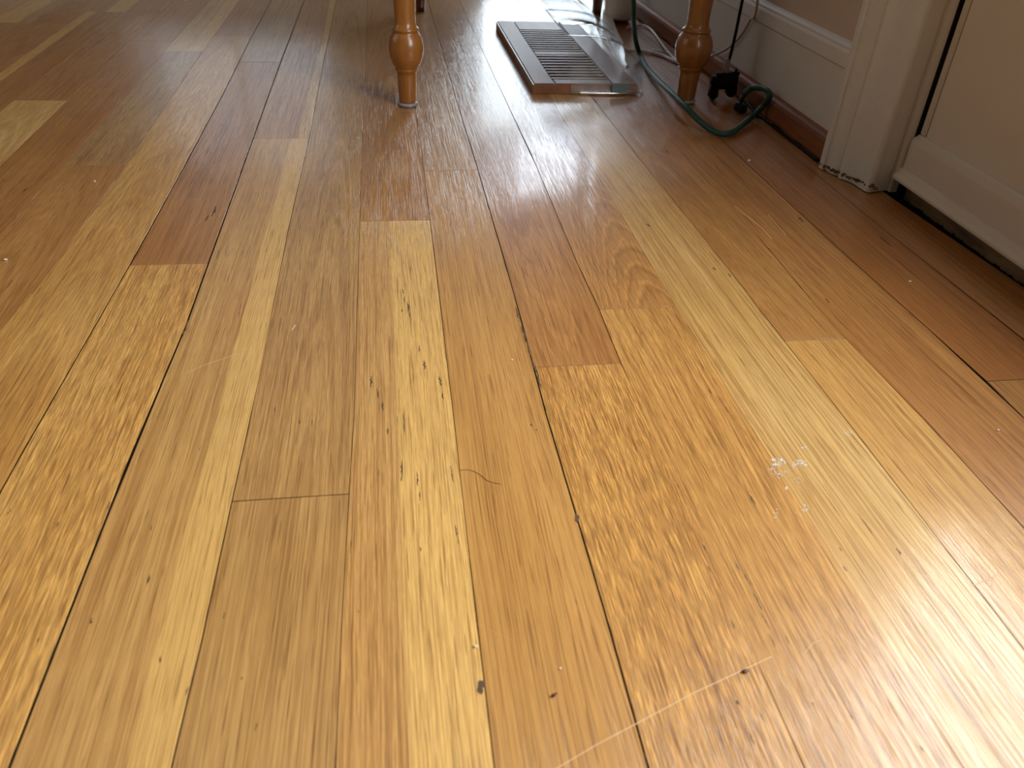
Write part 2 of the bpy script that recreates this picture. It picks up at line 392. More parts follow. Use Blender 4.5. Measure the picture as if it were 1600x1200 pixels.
def make_board(k, y0, y1, key):
    rnd = random.Random(k*1000+int(y0*100))
    gl, gr = GAP.get(k, .0003)/2, GAP.get(k+1, .0003)/2
    if k == 10: gr = 0
    ja = .00026
    y0 += ja; y1 -= ja
    ym = (y0+y1)/2
    x0, x1 = seam_x(k, ym), seam_x(k+1, ym)
    b = dict(k=k, y0=y0, y1=y1, x0=x0, x1=x1, dz=rnd.uniform(-.00010, .00006), tl=rnd.uniform(-.0012, .0012))
    BOARDS.append(b)
    ox, oy = x0, y0
    ys = [y0]
    cuts = sorted({w[0] for kk in (k, k+1) if kk in SEAM for w in SEAM[kk] if y0+.01 < w[0] < y1-.01})
    if k == 10: cuts = sorted(cuts+[c for c in (.46, .668) if y0+.01 < c < y1-.01])
    for c in cuts:
        if c-ys[-1] > .05: ys.append(c)
    if y1-ys[-1] < .02 and len(ys) > 1: ys.pop()
    ys.append(y1)
    bv = .00010; be = .00008
    bm = bmesh.new(); rows = []
    ylist = [(y0, -be)] + [(y0+be, 0)] + [(y, 0) for y in ys[1:-1]] + [(y1-be, 0)] + [(y1, -be)]
    for y, dzz in ylist:
        a, c = seam_x(k, y)+gl, seam_x(k+1, y)-gr
        row = [bm.verts.new((a-ox, y-oy, -.018))]
        xs = [a, a+bv] + [a+bv+(c-a-2*bv)*t/4 for t in (1, 2, 3)] + [c-bv, c]
        for i, x in enumerate(xs):
            z = board_z(b, x, y) + dzz
            if i in (0, 6): z = board_z(b, x, y) - bv
            row.append(bm.verts.new((x-ox, y-oy, z)))
        row.append(bm.verts.new((c-ox, y-oy, -.018)))
        rows.append(row)
    for r0, r1 in zip(rows, rows[1:]):
        for i in range(len(r0)-1):
            bm.faces.new((r0[i], r0[i+1], r1[i+1], r1[i]))
    bm.faces.new(rows[0][::-1]); bm.faces.new(rows[-1])
    o = link('floor_board', bm, OAK, floor, smooth=False, loc=(ox, oy, 0))
    for p in o.data.polygons: p.use_smooth = True
    o.data.set_sharp_from_angle(angle=math.radians(20))
    if key in SPEC: tone, op = SPEC[key]
    else:
        tone = rnd.choice([GOLD, TAN, ORANGE, BROWN, RED, GREY, BROWN, TAN]); op = {}
        if rnd.random() < .4: op = dict(quad=rnd.uniform(3000, 8000), slope=rnd.uniform(10, 30)*rnd.choice((-1, 1)), lin_=0, con=.45)
        if rnd.random() < .15: op['sap'] = (rnd.uniform(.015, .04), rnd.choice((-1, 1)))
    w = x1-x0
    o['seed'] = rnd.uniform(0, 500)
    o['ring_lin'] = float(op.get('lin_', rnd.uniform(100, 260))); o['ring_quad'] = float(op.get('quad', 0)); o['ring_slope'] = float(op.get('slope', rnd.uniform(-3, 3)))
    o['ring_cx'] = float(op.get('cx', w*rnd.uniform(.35, .65))); o['ring_contrast'] = float(op.get('con', .55)); o['fleck'] = float(op.get('fl', rnd.uniform(0, .15)))
    o['tilt'] = float(op.get('tilt', rnd.uniform(-.01, .01)))
    o['tone'] = [float(v) for v in tone[0]]; o['tone_b'] = [float(v) for v in tone[1]]
    sp = op.get('sap', (-9., -1)); o['sap_x'] = float(sp[0]); o['sap_side'] = float(sp[1]); o['mineral'] = float(op.get('min_', .15)); o['arc'] = float(op.get('arc', .45 if 'quad' in op else 0.))
    return o
for k in range(KMIN, 11):
    rnd = random.Random(900+k)
    js = list(JOINTS.get(k, []))
    if k in JOINTS:
        y = (js[0] if js else .9) - rnd.uniform(1.1, 1.3)
        if js or True:
            while y > YMIN+.15: js.append(y); y -= rnd.uniform(.5, 1.)
            y = max(js+[.9]) + rnd.uniform(.9, 1.1)
            if k in (6, 8, 10): y = 1.9
            while y < YMAX-.12: js.append(y); y += rnd.uniform(.4, .9)
    else:
        y = YMIN + rnd.uniform(.2, .9)
        while y < YMAX-.12: js.append(y); y += rnd.uniform(.45, 1.15)
    js = sorted(js)
    ed = [YMIN] + js + [YMAX]
    base = sorted(JOINTS.get(k, []))
    for a, b in zip(ed, ed[1:]):
        key = None
        if k in JOINTS:
            mid = (a+b)/2
            if not base:
                key = (k, 'n') if b > .2 and a < .9 else None
            elif abs(b-base[0]) < 1e-6: key = (k, 'n')
            elif abs(a-base[0]) < 1e-6: key = (k, 'f')
            elif len(base) > 1 and abs(a-base[1]) < 1e-6: key = (k, 'g')
        elif a < 1.0 < b: key = (k, 'n')
        make_board(k, a, b, key)

# dirt packed in the open seams
bm = bmesh.new()
for k in range(-6, 11):
    g = GAP.get(k, .0003)/2+.00005
    ys = sorted({YMIN, YMAX} | {w[0] for w in SEAM.get(k, [])})
    prev = None
    for y in ys:
        x = seam_x(k, y)
        row = [bm.verts.new((x-g, y, -.0170)), bm.verts.new((x-g, y, -.00036)), bm.verts.new((x+g, y, -.00036)), bm.verts.new((x+g, y, -.0170))]
        if prev:
            for i in range(3): bm.faces.new((prev[i], prev[i+1], row[i+1], row[i]))
        prev = row
for k, lst in JOINTS.items():
    for y in lst:
        box(bm, (seam_x(k, y)+.0004, y-.00028, -.0170), (seam_x(k+1, y)-.0004, y+.00028, -.00024))
o = link('seam_dirt', bm, SEAMD, floor); o['kind'] = 'stuff'

def floor_z(x, y):
    for b in BOARDS:
        if b['y0'] <= y <= b['y1'] and seam_x(b['k'], y) <= x <= seam_x(b['k']+1, y): return board_z(b, x, y)
    return 0.
def on_floor(px, py):
    p = onz(px, py); p.z = floor_z(p.x, p.y); return p

# marks in and on the boards: jagged slivers pressed into the surface
def sliver(bm, p, length, width, ang, rnd, lift=.00005, n=9):
    """thin leaf of irregular outline; ang from the board direction (+y)"""
    d = Vector((math.sin(ang), math.cos(ang), 0)); s = Vector((d.y, -d.x, 0))
    L, R_ = [], []
    for i in range(n+1):
        t = i/n; q = p + d*((t-.5)*length)
        w = width*.36*math.sin(math.pi*min(max(t, .06), .94))**.6*rnd.uniform(.35, 1.25)
        q = q + s*rnd.uniform(-.25, .25)*width
        for side, lst in ((1, L), (-1, R_)):
            v = q + s*w*side; v.z = floor_z(v.x, v.y)+lift
            lst.append(bm.verts.new(v))
    for i in range(n): bm.faces.new((L[i], L[i+1], R_[i+1], R_[i]))
rs = random.Random(5)
# (px, py, length px along the board, width px)
DARK = [(290,512,26,4),(334,330,16,6),(324,340,12,4),(38,297,7,6),(630,455,8,3),(628,485,7,3),(640,492,6,2),(655,545,10,3),(663,570,14,4),(688,595,16,5),(692,618,12,4),
 (580,596,18,4),(590,615,16,4),(598,635,14,4),(606,674,10,4),(628,735,34,4),(652,748,22,3),(656,775,14,3),(706,740,26,3),(714,835,30,3),(657,858,8,3),(592,738,10,2),
 (1174,778,22,4),(1152,885,14,3),(1168,905,18,4),(1184,940,28,4),(1196,970,26,4),(1206,1000,22,3),(1230,1000,14,3),(1100,855,12,3),(1108,890,12,3),(1145,975,16,3),
 (1352,818,34,2),(1404,862,12,4),(1313,858,6,3),(1320,888,10,3),(232,905,16,4),(142,970,10,5),(236,825,8,3),(350,962,10,3),(292,1080,14,4),(400,1135,14,3),(378,1060,5,4),
 (1140,430,6,4),(1014,352,6,5),(1116,420,5,4),(1293,470,8,5),(1384,377,16,7),(1250,342,12,6),(1043,237,5,4),(1135,640,10,3),(1110,612,8,3),(548,850,28,2),(430,640,10,2),(488,660,10,2),
 (468,660,8,3),(808,490,24,4),(818,520,30,5),(826,545,24,5),(836,575,28,6),(842,596,20,5),(560,955,6,2),(1175,1155,20,4),(1190,1120,12,3),(1270,1100,4,4),(1010,1185,20,3),
 (60,1000,8,3),(90,820,10,3),(170,790,12,3),(35,740,8,2),(14,800,10,3),(250,1030,12,4),(312,700,8,2),(900,940,8,2),(868,700,10,2),(1060,760,8,2),(1330,1120,8,3),(1440,1170,10,4)]
bm = bmesh.new()
for px, py, L, w in DARK:
    p = on_floor(px, py); a = onz(px, py-3); b = onz(px, py+3)
    mpp = abs((a-b).y)/6.; mpx = (onz(px+3, py)-onz(px-3, py)).length/6.
    sliver(bm, p, L*mpp, w*mpx, rs.uniform(-.05, .05), rs)
o = link('mineral_streak', bm, STREAK, floor); o['kind'] = 'stuff'
# pale scratches
bm = bmesh.new()
for pts, w in (([(868,1202),(930,1165),(1000,1128),(1080,1085),(1172,1042),(1206,1026)], 2.6), ([(1148,322),(1170,340),(1190,356),(1206,374)], 2.2), ([(1200,336),(1228,368)], 1.6),
        ([(1516,916),(1540,907),(1562,897)], 2.2), ([(292,582),(320,570),(350,560),(372,552)], 1.2), ([(1258,1020),(1270,1005),(1284,1000),(1288,1018)], 1.4), ([(456,516),(462,508)], 3), ([(690,950),(800,1000)], .5)):
    P = [on_floor(*q) for q in pts]
    for a, b in zip(P, P[1:]):
        d = (b-a).normalized(); s = Vector((-d.y, d.x, 0))
        mpx = .00023*(1 if pts[0][1] > 900 else 2.2); h = w*mpx*.32
        vs = []
        for q, sg in ((a, 1), (a, -1), (b, -1), (b, 1)):
            v = q+s*h*sg; v.z = max(a.z, b.z)+.00012; vs.append(bm.verts.new(v))
        bm.faces.new(vs)
o = link('scratch', bm, SCRM, floor); o['kind'] = 'stuff'; o['label'] = 'long pale scratch and short scuffs in the varnish'
# white paint spatter
bm = bmesh.new()
for cx, cy, rx, ry, n, sz in ((1215,722,12,7,44,4),(1207,733,7,8,34,3),(1216,742,6,7,26,2.6),(1252,724,10,5,34,4),(1240,728,8,6,16,3),(1229,738,5,3,12,3),(1245,750,9,5,18,2.4),(1229,763,2,2,5,4),
        (1324,676,8,4,20,3.4),(1258,701,7,3,14,3),(1258,794,6,5,18,3),(1213,803,8,7,10,3),(1250,800,9,8,8,2.4),(1118,728,10,6,6,2),(1246,735,10,20,16,1.6)):
    for i in range(n):
        a = rs.uniform(0, 6.28); r = rs.random()**.6
        px, py = cx+rx*r*math.cos(a), cy+ry*r*math.sin(a)
        p = on_floor(px, py); rr = sz*rs.uniform(.12, .42)*.00031
        vs = []
        for j in range(6):
            q = p + Vector((math.cos(j*1.047)*rr*rs.uniform(.5, 1.3), math.sin(j*1.047)*rr*rs.uniform(.7, 1.9), 0)); q.z = p.z+.00015
            vs.append(bm.verts.new(q))
        c = bm.verts.new(p+Vector((0, 0, .00030)))
        for j in range(6): bm.faces.new((vs[j], vs[(j+1) % 6], c))
o = link('paint_spatter', bm, CRUMBW, floor); o['kind'] = 'stuff'; o['label'] = 'small spatter of dried white paint on the oak boards'
# grey filled knot holes
bm = bmesh.new()
for px, py, r in ((752,1068,6),(750,1078,5),(902,808,5),(901,813,4),(1152,1098,3),(830,664,2.5),(838,672,2)):
    p = on_floor(px, py); rr = r*.00026; vs = []
    for j in range(9):
        a = j*math.tau/9; q = p+Vector((math.cos(a)*rr*rs.uniform(.6, 1.1), math.sin(a)*rr*rs.uniform(.9, 2.), 0)); q.z = p.z+.00006; vs.append(bm.verts.new(q))
    bm.faces.new(vs)
o = link('knot_filler', bm, GREYM, floor); o['kind'] = 'stuff'

# ------------------------------------------------------------------ room shell
def wall_holes(name, axis, pos, thick, u0, u1, z0, z1, holes, mat, label):
    """wall with rectangular holes; axis 'x' = plane of constant x (u is y)"""
    bm = bmesh.new(); hs = sorted(holes)
    def slab(a, b, c, d):
        if b-a < 1e-5 or d-c < 1e-5: return
        if axis == 'x': box(bm, (pos, a, c), (pos+thick, b, d))
        else: box(bm, (a, pos, c), (b, pos+thick, d))
    u = u0
    for a, b, c, d in hs:
        slab(u, a, z0, z1); slab(a, b, z0, c); slab(a, b, d, z1); u = b
    slab(u, u1, z0, z1)
    return struct(link(name, bm, mat), label)
DY0, DY1, DZ = -.19, .690, 2.05
YR = 1.74
wall_holes('wall_right', 'x', .462, .12, YMIN, YR, 0, 2.5, [(DY0, DY1, 0, DZ)], PLASTER, 'cream plaster wall above the baseboard')
struct(link('wall_alcove', B((.95, YR-.12, 0), (1.07, YMAX, 2.5)), PLASTER), 'cream plaster wall of the alcove')
struct(link('wall_alcove_return', B((.582, YR-.12, 0), (.95, YR, 2.5)), PLASTER), 'cream plaster wall of the alcove')
struct(link('floor_alcove', B((.4875, YR, -.0180), (1.07, YMAX, -.001)), SHOE), 'stained floor of the alcove')
wall_holes('wall_back', 'y', YMAX, .12, -2.0, 1.07, 0, 2.5, [(.22, .66, .06, 1.12), (-.62, -.10, .15, 1.85)], ROOMP, 'tan painted wall')
wall_holes('wall_left', 'x', -2.12, .12, YMIN, YMAX, 0, 2.5, [(.3, 1.5, .65, 1.95)], ROOMP, 'tan painted wall')
wall_holes('wall_front', 'y', YMIN-.12, .12, -2.0, .582, 0, 2.5, [], ROOMP, 'tan painted wall')
struct(link('ceiling', B((-2.12, YMIN-.12, 2.5), (1.07, YMAX+.12, 2.6)), CEIL), 'white ceiling')

def window(name, axis, pos, u0, u1, z0, z1, nu, nz, label, fw=.035, face=-1):
    root = bpy.data.objects.new(name, None); COL.objects.link(root); struct(root, label)
    def bx(a, b, c, d, d0, d1):
        if axis == 'x': return ((pos+min(d0, d1), a, c), (pos+max(d0, d1), b, d))
        return ((a, pos+min(d0, d1), c), (b, pos+max(d0, d1), d))
    bm = bmesh.new()
    for a, b, c, d in ((u0, u0+fw, z0, z1), (u1-fw, u1, z0, z1), (u0+fw, u1-fw, z0, z0+fw), (u0+fw, u1-fw, z1-fw, z1)):
        box(bm, *bx(a, b, c, d, .02, .07))
    link('window_frame', bm, PAINT, root)
    for i in range(1, nu):
        u = u0+(u1-u0)*i/nu; link('muntin', B(*bx(u-.008, u+.008, z0+fw, z1-fw, .035, .055)), PAINT, root)
    for i in range(1, nz):
        z = z0+(z1-z0)*i/nz; link('muntin', B(*bx(u0+fw, u1-fw, z-.008, z+.008, .033, .057)), PAINT, root)
    link('pane', B(*bx(u0+fw, u1-fw, z0+fw, z1-fw, .043, .047)), GLASS, root)
    return root
window('window_1', 'y', YMAX, .22, .66, .06, 1.12, 1, 1, 'tall glazed sidelight at the far end', .02)
window('window_2', 'y', YMAX, -.62, -.10, .15, 1.85, 2, 3, 'far window left of the sidelight')
window('window_3', 'x', -2.12, .3, 1.5, .65, 1.95, 3, 3, 'window in the left wall')

# baseboard on the right wall, then its stained shoe moulding
bb = struct(link('baseboard_right', prism_y(bmesh.new(), [(.463,.0),(.4555,.0),(.4555,.0895),(.4572,.0905),(.4572,.0915),(.463,.0915)], .752, YR), PAINT), 'painted flat baseboard')
link('cap_moulding', prism_y(bmesh.new(), [(.463,.0915),(.4535,.0915),(.4535,.0935),(.4540,.1045),(.4556,.1075),(.4556,.1095),(.4583,.1120),(.4612,.1135),(.463,.1135)], .752, YR), PAINT, bb)
bm = bmesh.new(); N = 60
prev = None
for i in range(N+1):
    y = .7525+(YR-.7525)*i/N; zb = .0028+.0011*math.sin(i*1.9)+.0007*math.sin(i*4.7)
    ring = [bm.verts.new((x, y, z)) for x, z in ((.4555, zb), (.4452, zb), (.4448, .006), (.4448, .0215), (.4462, .0252), (.4490, .0270), (.4555, .0275))]
    if prev:
        for a in range(7): bm.faces.new((prev[a], prev[(a+1) % 7], ring[(a+1) % 7], ring[a]))
    else: bm.faces.new(ring[::-1])
    prev = ring
bm.faces.new(prev)
struct(link('trim_1', bm, SHOE), 'stained wooden shoe moulding along the painted baseboard')
# plain baseboards elsewhere
struct(link('baseboard_left', B((-2.0, YMIN, 0), (-1.985, YMAX, .11)), PAINT), 'painted baseboard')
struct(link('baseboard_front', B((-1.985, YMIN, 0), (.462, YMIN+.015, .11)), PAINT), 'painted baseboard')
struct(link('baseboard_back', B((-1.985, YMAX-.015, 0), (.22, YMAX, .11)), PAINT), 'painted baseboard')

# door casing, profiled
def casing_poly(sgn, yo):
    pr = [(.463,.7513),(.4372,.7513),(.4364,.7505),(.4364,.7452),(.4372,.7437),(.4400,.7430),(.4404,.7415),(.4400,.7380),(.4412,.7310),(.4440,.7262),(.4466,.7240),
          (.4462,.7226),(.4436,.7215),(.4430,.7195),(.4438,.7178),(.4480,.7120),(.4508,.7060),(.4512,.7030),(.4516,.6925),(.4524,.6902),(.4528,.6880),(.4524,.6860),(.4532,.6832),(.4556,.6816),(.4585,.6813),(.4620,.6830),(.4760,.6858),(.4760,.6900),(.463,.6900)]
    if sgn < 0: pr = [(x, yo-(y-.6858)) for x, y in pr]
    return pr
tr = struct(link('trim_2', prism_z(bmesh.new(), casing_poly(1, 0), .0009, 2.12), PAINT), 'painted moulded door casing left of the door')
bm = bmesh.new()
rc = random.Random(3)
for i in range(26):   # chipped, browned foot of the casing
    px = 1279+i*3.6; py = 258+(i*3.6)*.43+rc.uniform(-3, 1)
    X = .4364+.022*(i/26)
    p = onx(px, py, X-.0008); r = rc.uniform(.0008, .0022)
    if p.z < .0012: p.z = .0012
    vs = [bm.verts.new(p+Vector((-.0003, math.cos(a)*r, math.sin(a)*r*.8+.0006))) for a in [j*math.tau/6+rc.uniform(-.3, .3) for j in range(6)]]
    vb = [bm.verts.new(v.co+Vector((.002, 0, 0))) for v in vs]
    bm.faces.new(vs)
    for j in range(6): bm.faces.new((vs[j], vs[(j+1) % 6], vb[(j+1) % 6], vb[j]))
o = link('chipped_paint', bm, RUST, tr); o['kind'] = 'stuff'; o['label'] = 'brown chipped paint along the foot of the casing'
struct(link('trim_3', prism_z(bmesh.new(), casing_poly(-1, DY0+.004), .0009, 2.12), PAINT), 'painted moulded door casing right of the door')
struct(link('trim_4', B((.445, DY0-.066, 2.055), (.476, .752, 2.13)), PAINT), 'painted head casing over the door')

# door: low rail, drip lip, panel, glazed upper half
door = bpy.data.objects.new('door_1', None); COL.objects.link(door); struct(door, 'cream painted door with one tall glass light')
YA, YB = -.172, .6795
link('door_panel', B((.4885, YA+.008, .050), (.520, YB-.0085, .22)), DOORPAINT, door)
link('bottom_rail', prism_y(bmesh.new(), [(.520,.0175),(.4815,.0175),(.4808,.0200),(.4808,.0500),(.4818,.0545),(.4850,.0560),(.4862,.0575),(.4890,.0580),(.520,.0580)], YA, YB), DOORPAINT, door)
link('drip_lip', prism_y(bmesh.new(), [(.4812,.0155),(.4745,.0155),(.4738,.0165),(.4738,.0185),(.4775,.0215),(.4795,.0255),(.4812,.0262)], YA-.002, YB+.002), DOORPAINT, door)
for ya, yb in ((YB-.0075, YB), (YA, YA+.0075)):
    link('edge_bead', B((.4868, ya, .058), (.520, yb, 2.03), .0010, 2), DOORPAINT, door)
struct(link('trim_shade_7', B((.4835, YB+.0003, -.0028), (.515, .6808, 2.04)), BLACK), 'black strip put in as the shaded gap between door and jamb')  # solid black strip painted in for the shade of the gap
struct(link('trim_8', B((.4762, .6809, .0010), (.515, .6899, 2.04)), PAINT), 'painted door jamb beside the casing')
struct(link('trim_shade_9', B((.4772, .6809, -.0170), (.60, .72, -.0002)), BLACK), 'black block put in as the shaded hollow under the jamb')  # solid black block stands in for shade below the jamb
link('groove_shade', B((.4915, YB-.0084, .060), (.50, YB-.0076, 1.92)), BLACK, door)  # black backing strip paints the shade between bead and panel
link('top_rail', B((.4885, YA+.008, 1.92), (.520, YB-.0085, 2.03), .001, 1), DOORPAINT, door)
for ya, yb in ((.49, YB-.0085), (YA+.008, YA+.040)):
    link('stile', B((.4885, ya, .2205), (.520, yb, 1.919)), DOORPAINT, door)
link('pane', B((.502, YA+.0405, .221), (.506, .4895, 1.919)), GLASS, door)
kn = link('door_knob', lathe(bmesh.new(), [(.012,0),(.012,.02),(.02,.03),(.026,.042),(.022,.054),(.008,.058)], 24), GLIDE, door, True)
kn.rotation_euler = (0, -math.pi/2, 0); kn.location = (.4885, YA+.045, .96)
# threshold: weathered riser behind a slot whose shade is a black strip
struct(link('trim_5', B((.4925, DY0, -.006), (.60, DY1, .0146)), SILL), 'weathered brown threshold under the door')
struct(link('trim_shade_6', B((.4875, DY0, -.018), (.4920, .72, -.0050)), BLACK), 'black strip put in as the shaded slot between floor and threshold')  # solid black strip stands in for the slot's shade
bm = bmesh.new(); rc = random.Random(11)
for i in range(70):  # dirt crumbs in the slot
    y = rc.uniform(.35, .683); x = rc.uniform(.4885, .4920); r = rc.uniform(.0006, .0018)
    bmesh.ops.create_icosphere(bm, subdivisions=1, radius=r, matrix=Matrix.Translation((x, y, -.0045)))
o = link('grit', bm, SUB, floor); o['kind'] = 'stuff'

# ------------------------------------------------------------------ chair
chair = empty('dining_chair', (.2, 1.25, 0), 'turned honey-maple dining chair standing over the floor register', 'chair')
def cl(o):
    o.location = Vector(o.location)-Vector((.2, 1.25, 0)); return o
PROF = [(.0098,.0042),(.0102,.006),(.0106,.018),(.0112,.034),(.0116,.0395),(.0128,.0402),(.0136,.0415),(.0130,.0430),(.0137,.0440),(.0170,.0490),(.0195,.0555),(.0205,.0630),(.0203,.0690),(.0185,.0760),(.0158,.0805),(.0140,.0822),
        (.0152,.0832),(.0158,.0848),(.0150,.0862),(.0132,.0875),(.0122,.0915),(.0119,.0980),(.0121,.1070),(.0128,.1180),(.0150,.16),(.0185,.22),(.0195,.26),(.0180,.30),(.0150,.325),(.0190,.330),(.0190,.345),(.0150,.350),(.0150,.405)]
def front_leg(x, y, sc):
    p = [(r*sc, z) for r, z in PROF]
    o = link('front_leg', lathe(bmesh.new(), p, 48), MAPLE, chair, True, (x, y, 0)); cl(o)
    g = link('glide', lathe(bmesh.new(), [(.0095*sc,.0002),(.0112*sc,.0010),(.0116*sc,.0028),(.0110*sc,.0043)], 32), GLIDE, o, True)
    return o
front_leg(.0225, .968, .985); front_leg(.3690, .984, 1.10)
def tilt_prism(a, b, w0, w1):
    bm = bmesh.new(); n = 12; a = Vector(a); b = Vector(b); rows = []
    for t, p, w in ((0, a, w0), (.02, a+(b-a)*.02, w0), (1, b, w1)):
        rows.append([bm.verts.new(p+Vector((math.copysign(abs(math.cos(q))**.45, math.cos(q))*w, math.copysign(abs(math.sin(q))**.45, math.sin(q))*w, 0))) for q in [math.tau*(k+.5)/n for k in range(n)]])
    for r0, r1 in zip(rows, rows[1:]):
        for k in range(n): bm.faces.new((r0[k], r0[(k+1) % n], r1[(k+1) % n], r1[k]))
    bm.faces.new(rows[0][::-1]); bm.faces.new(rows[-1])
    return bm
for x in (.0633, .3805):
    cl(link('rear_leg', tilt_prism((x, 1.532, .0003), (x, 1.515, .42), .0078, .014), BACKLITW, chair, True))
    cl(link('back_post', tilt_prism((x, 1.515, .425), (x, 1.60, .92), .013, .010), MAPLE, chair, True))
for x in (.0228, .3688):
    xr = .0633 if x < .2 else .3805
    cl(link('side_stretcher', tube(bmesh.new(), [(x, .985, .19), ((x+xr)/2, 1.25, .195), (xr, 1.512, .20)], lambda t: .007+.005*math.sin(math.pi*t), 16), MAPLE, chair, True))
cl(link('front_stretcher', tube(bmesh.new(), [(.036, .972, .245), (.2, .978, .245), (.356, .984, .245)], lambda t: .008+.006*math.sin(math.pi*t), 16), MAPLE, chair, True))
cl(link('front_rail', B((.035, .962, .350), (.357, .980, .405)), MAPLE, chair))
bm = B((.078, 1.508, .336), (.366, 1.526, .405))
cl(link('rear_rail', bm, MAPLE, chair))
cl(link('seat', B((-.005, .930, .406), (.410, 1.535, .424), .008, 3), MAPLE, chair, True))
for i in range(5):
    x = .11+i*.056
    cl(link('back_spindle', tube(bmesh.new(), [(x, 1.520, .424), (x, 1.560, .65), (x, 1.597, .87)], lambda t: .005+.004*math.sin(math.pi*t), 12), MAPLE, chair, True))
cl(link('crest_rail', B((.045, 1.588, .87), (.399, 1.610, .94), .006, 3), MAPLE, chair, True))

# ------------------------------------------------------------------ floor register
reg = empty('floor_register', (.25, 1.19, 0), 'brown wooden slotted floor register under the chair', 'floor register')
RX0, RX1, RY0, RY1, RH = .1815, .3160, 1.0190, 1.3960, .0125
OX0, OX1, OY0, OY1, OYM0, OYM1 = .2085, .2825, 1.040, 1.332, 1.1740, 1.1900
def rl(o): o.location = Vector(o.location)-Vector((.25, 1.19, 0)); return o
E0 = .00055
def frame_bar(x0, y0, x1, y1):
    return rl(link('frame_bar', B((x0, y0, E0), (x1, y1, RH), .0012, 2), REGW, reg))
frame_bar(RX0, RY0, OX0, RY1); frame_bar(OX1, RY0, RX1, RY1)
frame_bar(OX0+.0001, RY0, OX1-.0001, OY0); frame_bar(OX0+.0001, OY1, OX1-.0001, RY1)
rl(link('centre_bar', B((OX0+.0001, OYM0, .004), (OX1-.0001, OYM1, RH-.0005), .0008, 1), REGW, reg))
rl(link('duct_shade_sheet', B((OX0+.0001, OY0, E0), (OX1-.0001, OY1, .0022)), DUCT, reg))  # dark sheet put in so the slat gaps look shaded
# the sawn edge strips, lighter than the face
rl(link('edge_strip', B((RX0-.0012, RY0-.0002, E0), (RX0-.0001, RY1, RH-.0012)), REGS, reg))
rl(link('edge_strip', B((RX0-.0012, RY0-.0014, E0), (RX1, RY0-.0003, RH-.0012)), REGS, reg))
slat0 = None
for a, b, n in ((OY0, OYM0, 9), (OYM1, OY1, 10)):
    st = (b-a)/n
    for i in range(n):
        y = a+st*(i+.5)
        if slat0 is None:
            slat0 = link('slat', B((OX0+.0001, -.0031, -.0005), (OX1-.0001, .0031, .0005), .0002, 1), REGW, reg)
            s_ = slat0
        else:
            s_ = slat0.copy(); COL.objects.link(s_); s_.parent = reg
        s_.location = (-.25, y-1.19, RH-.0008)

# clear air deflector sitting on the register
dfl = empty('air_deflector', (.27, 1.1, 0), 'clear curved plastic air deflector resting over the wooden register', 'deflector')
def dl(o): o.location = Vector(o.location)-Vector((.27, 1.1, 0)); return o
def arc(t, r=1.):
    # quarter-round section: right foot on the floor, crown over the register, open to the left
    a = t*math.radians(100)
    return (.229+.092*math.cos(a)**.8 if a < math.pi/2 else .229-.01*(a-math.pi/2)/.17), .0140+.0560*math.sin(min(a, math.pi/2))**.9
def shell(y0, y1, n=14, th=.0016):
    bm = bmesh.new(); A = []; Bv = []
    for i in range(n+1):
        x, z = arc(i/n)
        cx, cz = .24, .0
        dx, dz = x-cx, z-cz; L = math.hypot(dx, dz)
        xi, zi = x-dx/L*th, z-dz/L*th
        A.append([bm.verts.new((x, y, z)) for y in (y0, y1)]); Bv.append([bm.verts.new((xi, y, zi)) for y in (y0, y1)])
    for L_ in (A, Bv):
        for i in range(n): bm.faces.new((L_[i][0], L_[i+1][0], L_[i+1][1], L_[i][1]))
    for s in (0, 1):
        for i in range(n): bm.faces.new((A[i][s], Bv[i][s], Bv[i+1][s], A[i+1][s]))
    bm.faces.new((A[0][0], A[0][1], Bv[0][1], Bv[0][0])); bm.faces.new((A[n][0], Bv[n][0], Bv[n][1], A[n][1]))
    return bm
dl(link('curved_shield', shell(1.0175, 1.172), ACRYL, dfl, True))
bm = shell(1.155, 1.39)
for v in bm.verts: v.co.z += .003*(1 if v.co.z > .02 else 0); v.co.x += .002
dl(link('sliding_shield', bm, ACRYL, dfl, True))
# front end cap
bm = bmesh.new(); fr_ = []; bk = []
pts = [(.229, .0015), (.3215, .0015)] + [arc(i/14) for i in range(15)]
for x, z in pts:
    fr_.append(bm.verts.new((x, 1.0145, z))); bk.append(bm.verts.new((x, 1.0163, z)))
bm.faces.new(fr_); bm.faces.new(bk[::-1])
for i in range(len(pts)): bm.faces.new((fr_[i], fr_[(i+1) % len(pts)], bk[(i+1) % len(pts)], bk[i]))
dl(link('end_cap', bm, ACRYL, dfl))
RIM = clear_plastic('bright_acrylic_edge', (.86, .90, .94, 1), .30)
dl(link('foot_flange', tube(bmesh.new(), [(.2300, 1.0135, .0026), (.29, 1.0125, .0026), (.316, 1.0165, .0026), (.3225, 1.0260, .0026), (.3205, 1.10, .0140)], .0020, 8), RIM, dfl, True))
for yy, dx in ((1.0150, 0), (1.172, .001), (1.158, .002)):
    P = [(arc(i/10)[0]+dx, yy, arc(i/10)[1]+.0004+(.003 if yy == 1.158 else 0)) for i in range(3, 11)]
    dl(link('rim', tube(bmesh.new(), P, .0012, 6, 3), RIM, dfl, True))
dl(link('crown_edge', tube(bmesh.new(), [(.2195, 1.0160, .0700), (.2195, 1.172, .0700)], .0013, 6, 1), RIM, dfl, True))
o = dl(link('magnet_tab', B((.2805, 1.0118, .0028), (.3015, 1.0142, .0150), .0006, 1), MAGN, dfl)); o['label'] = 'frosted grey magnet tab on the front of the clear deflector'

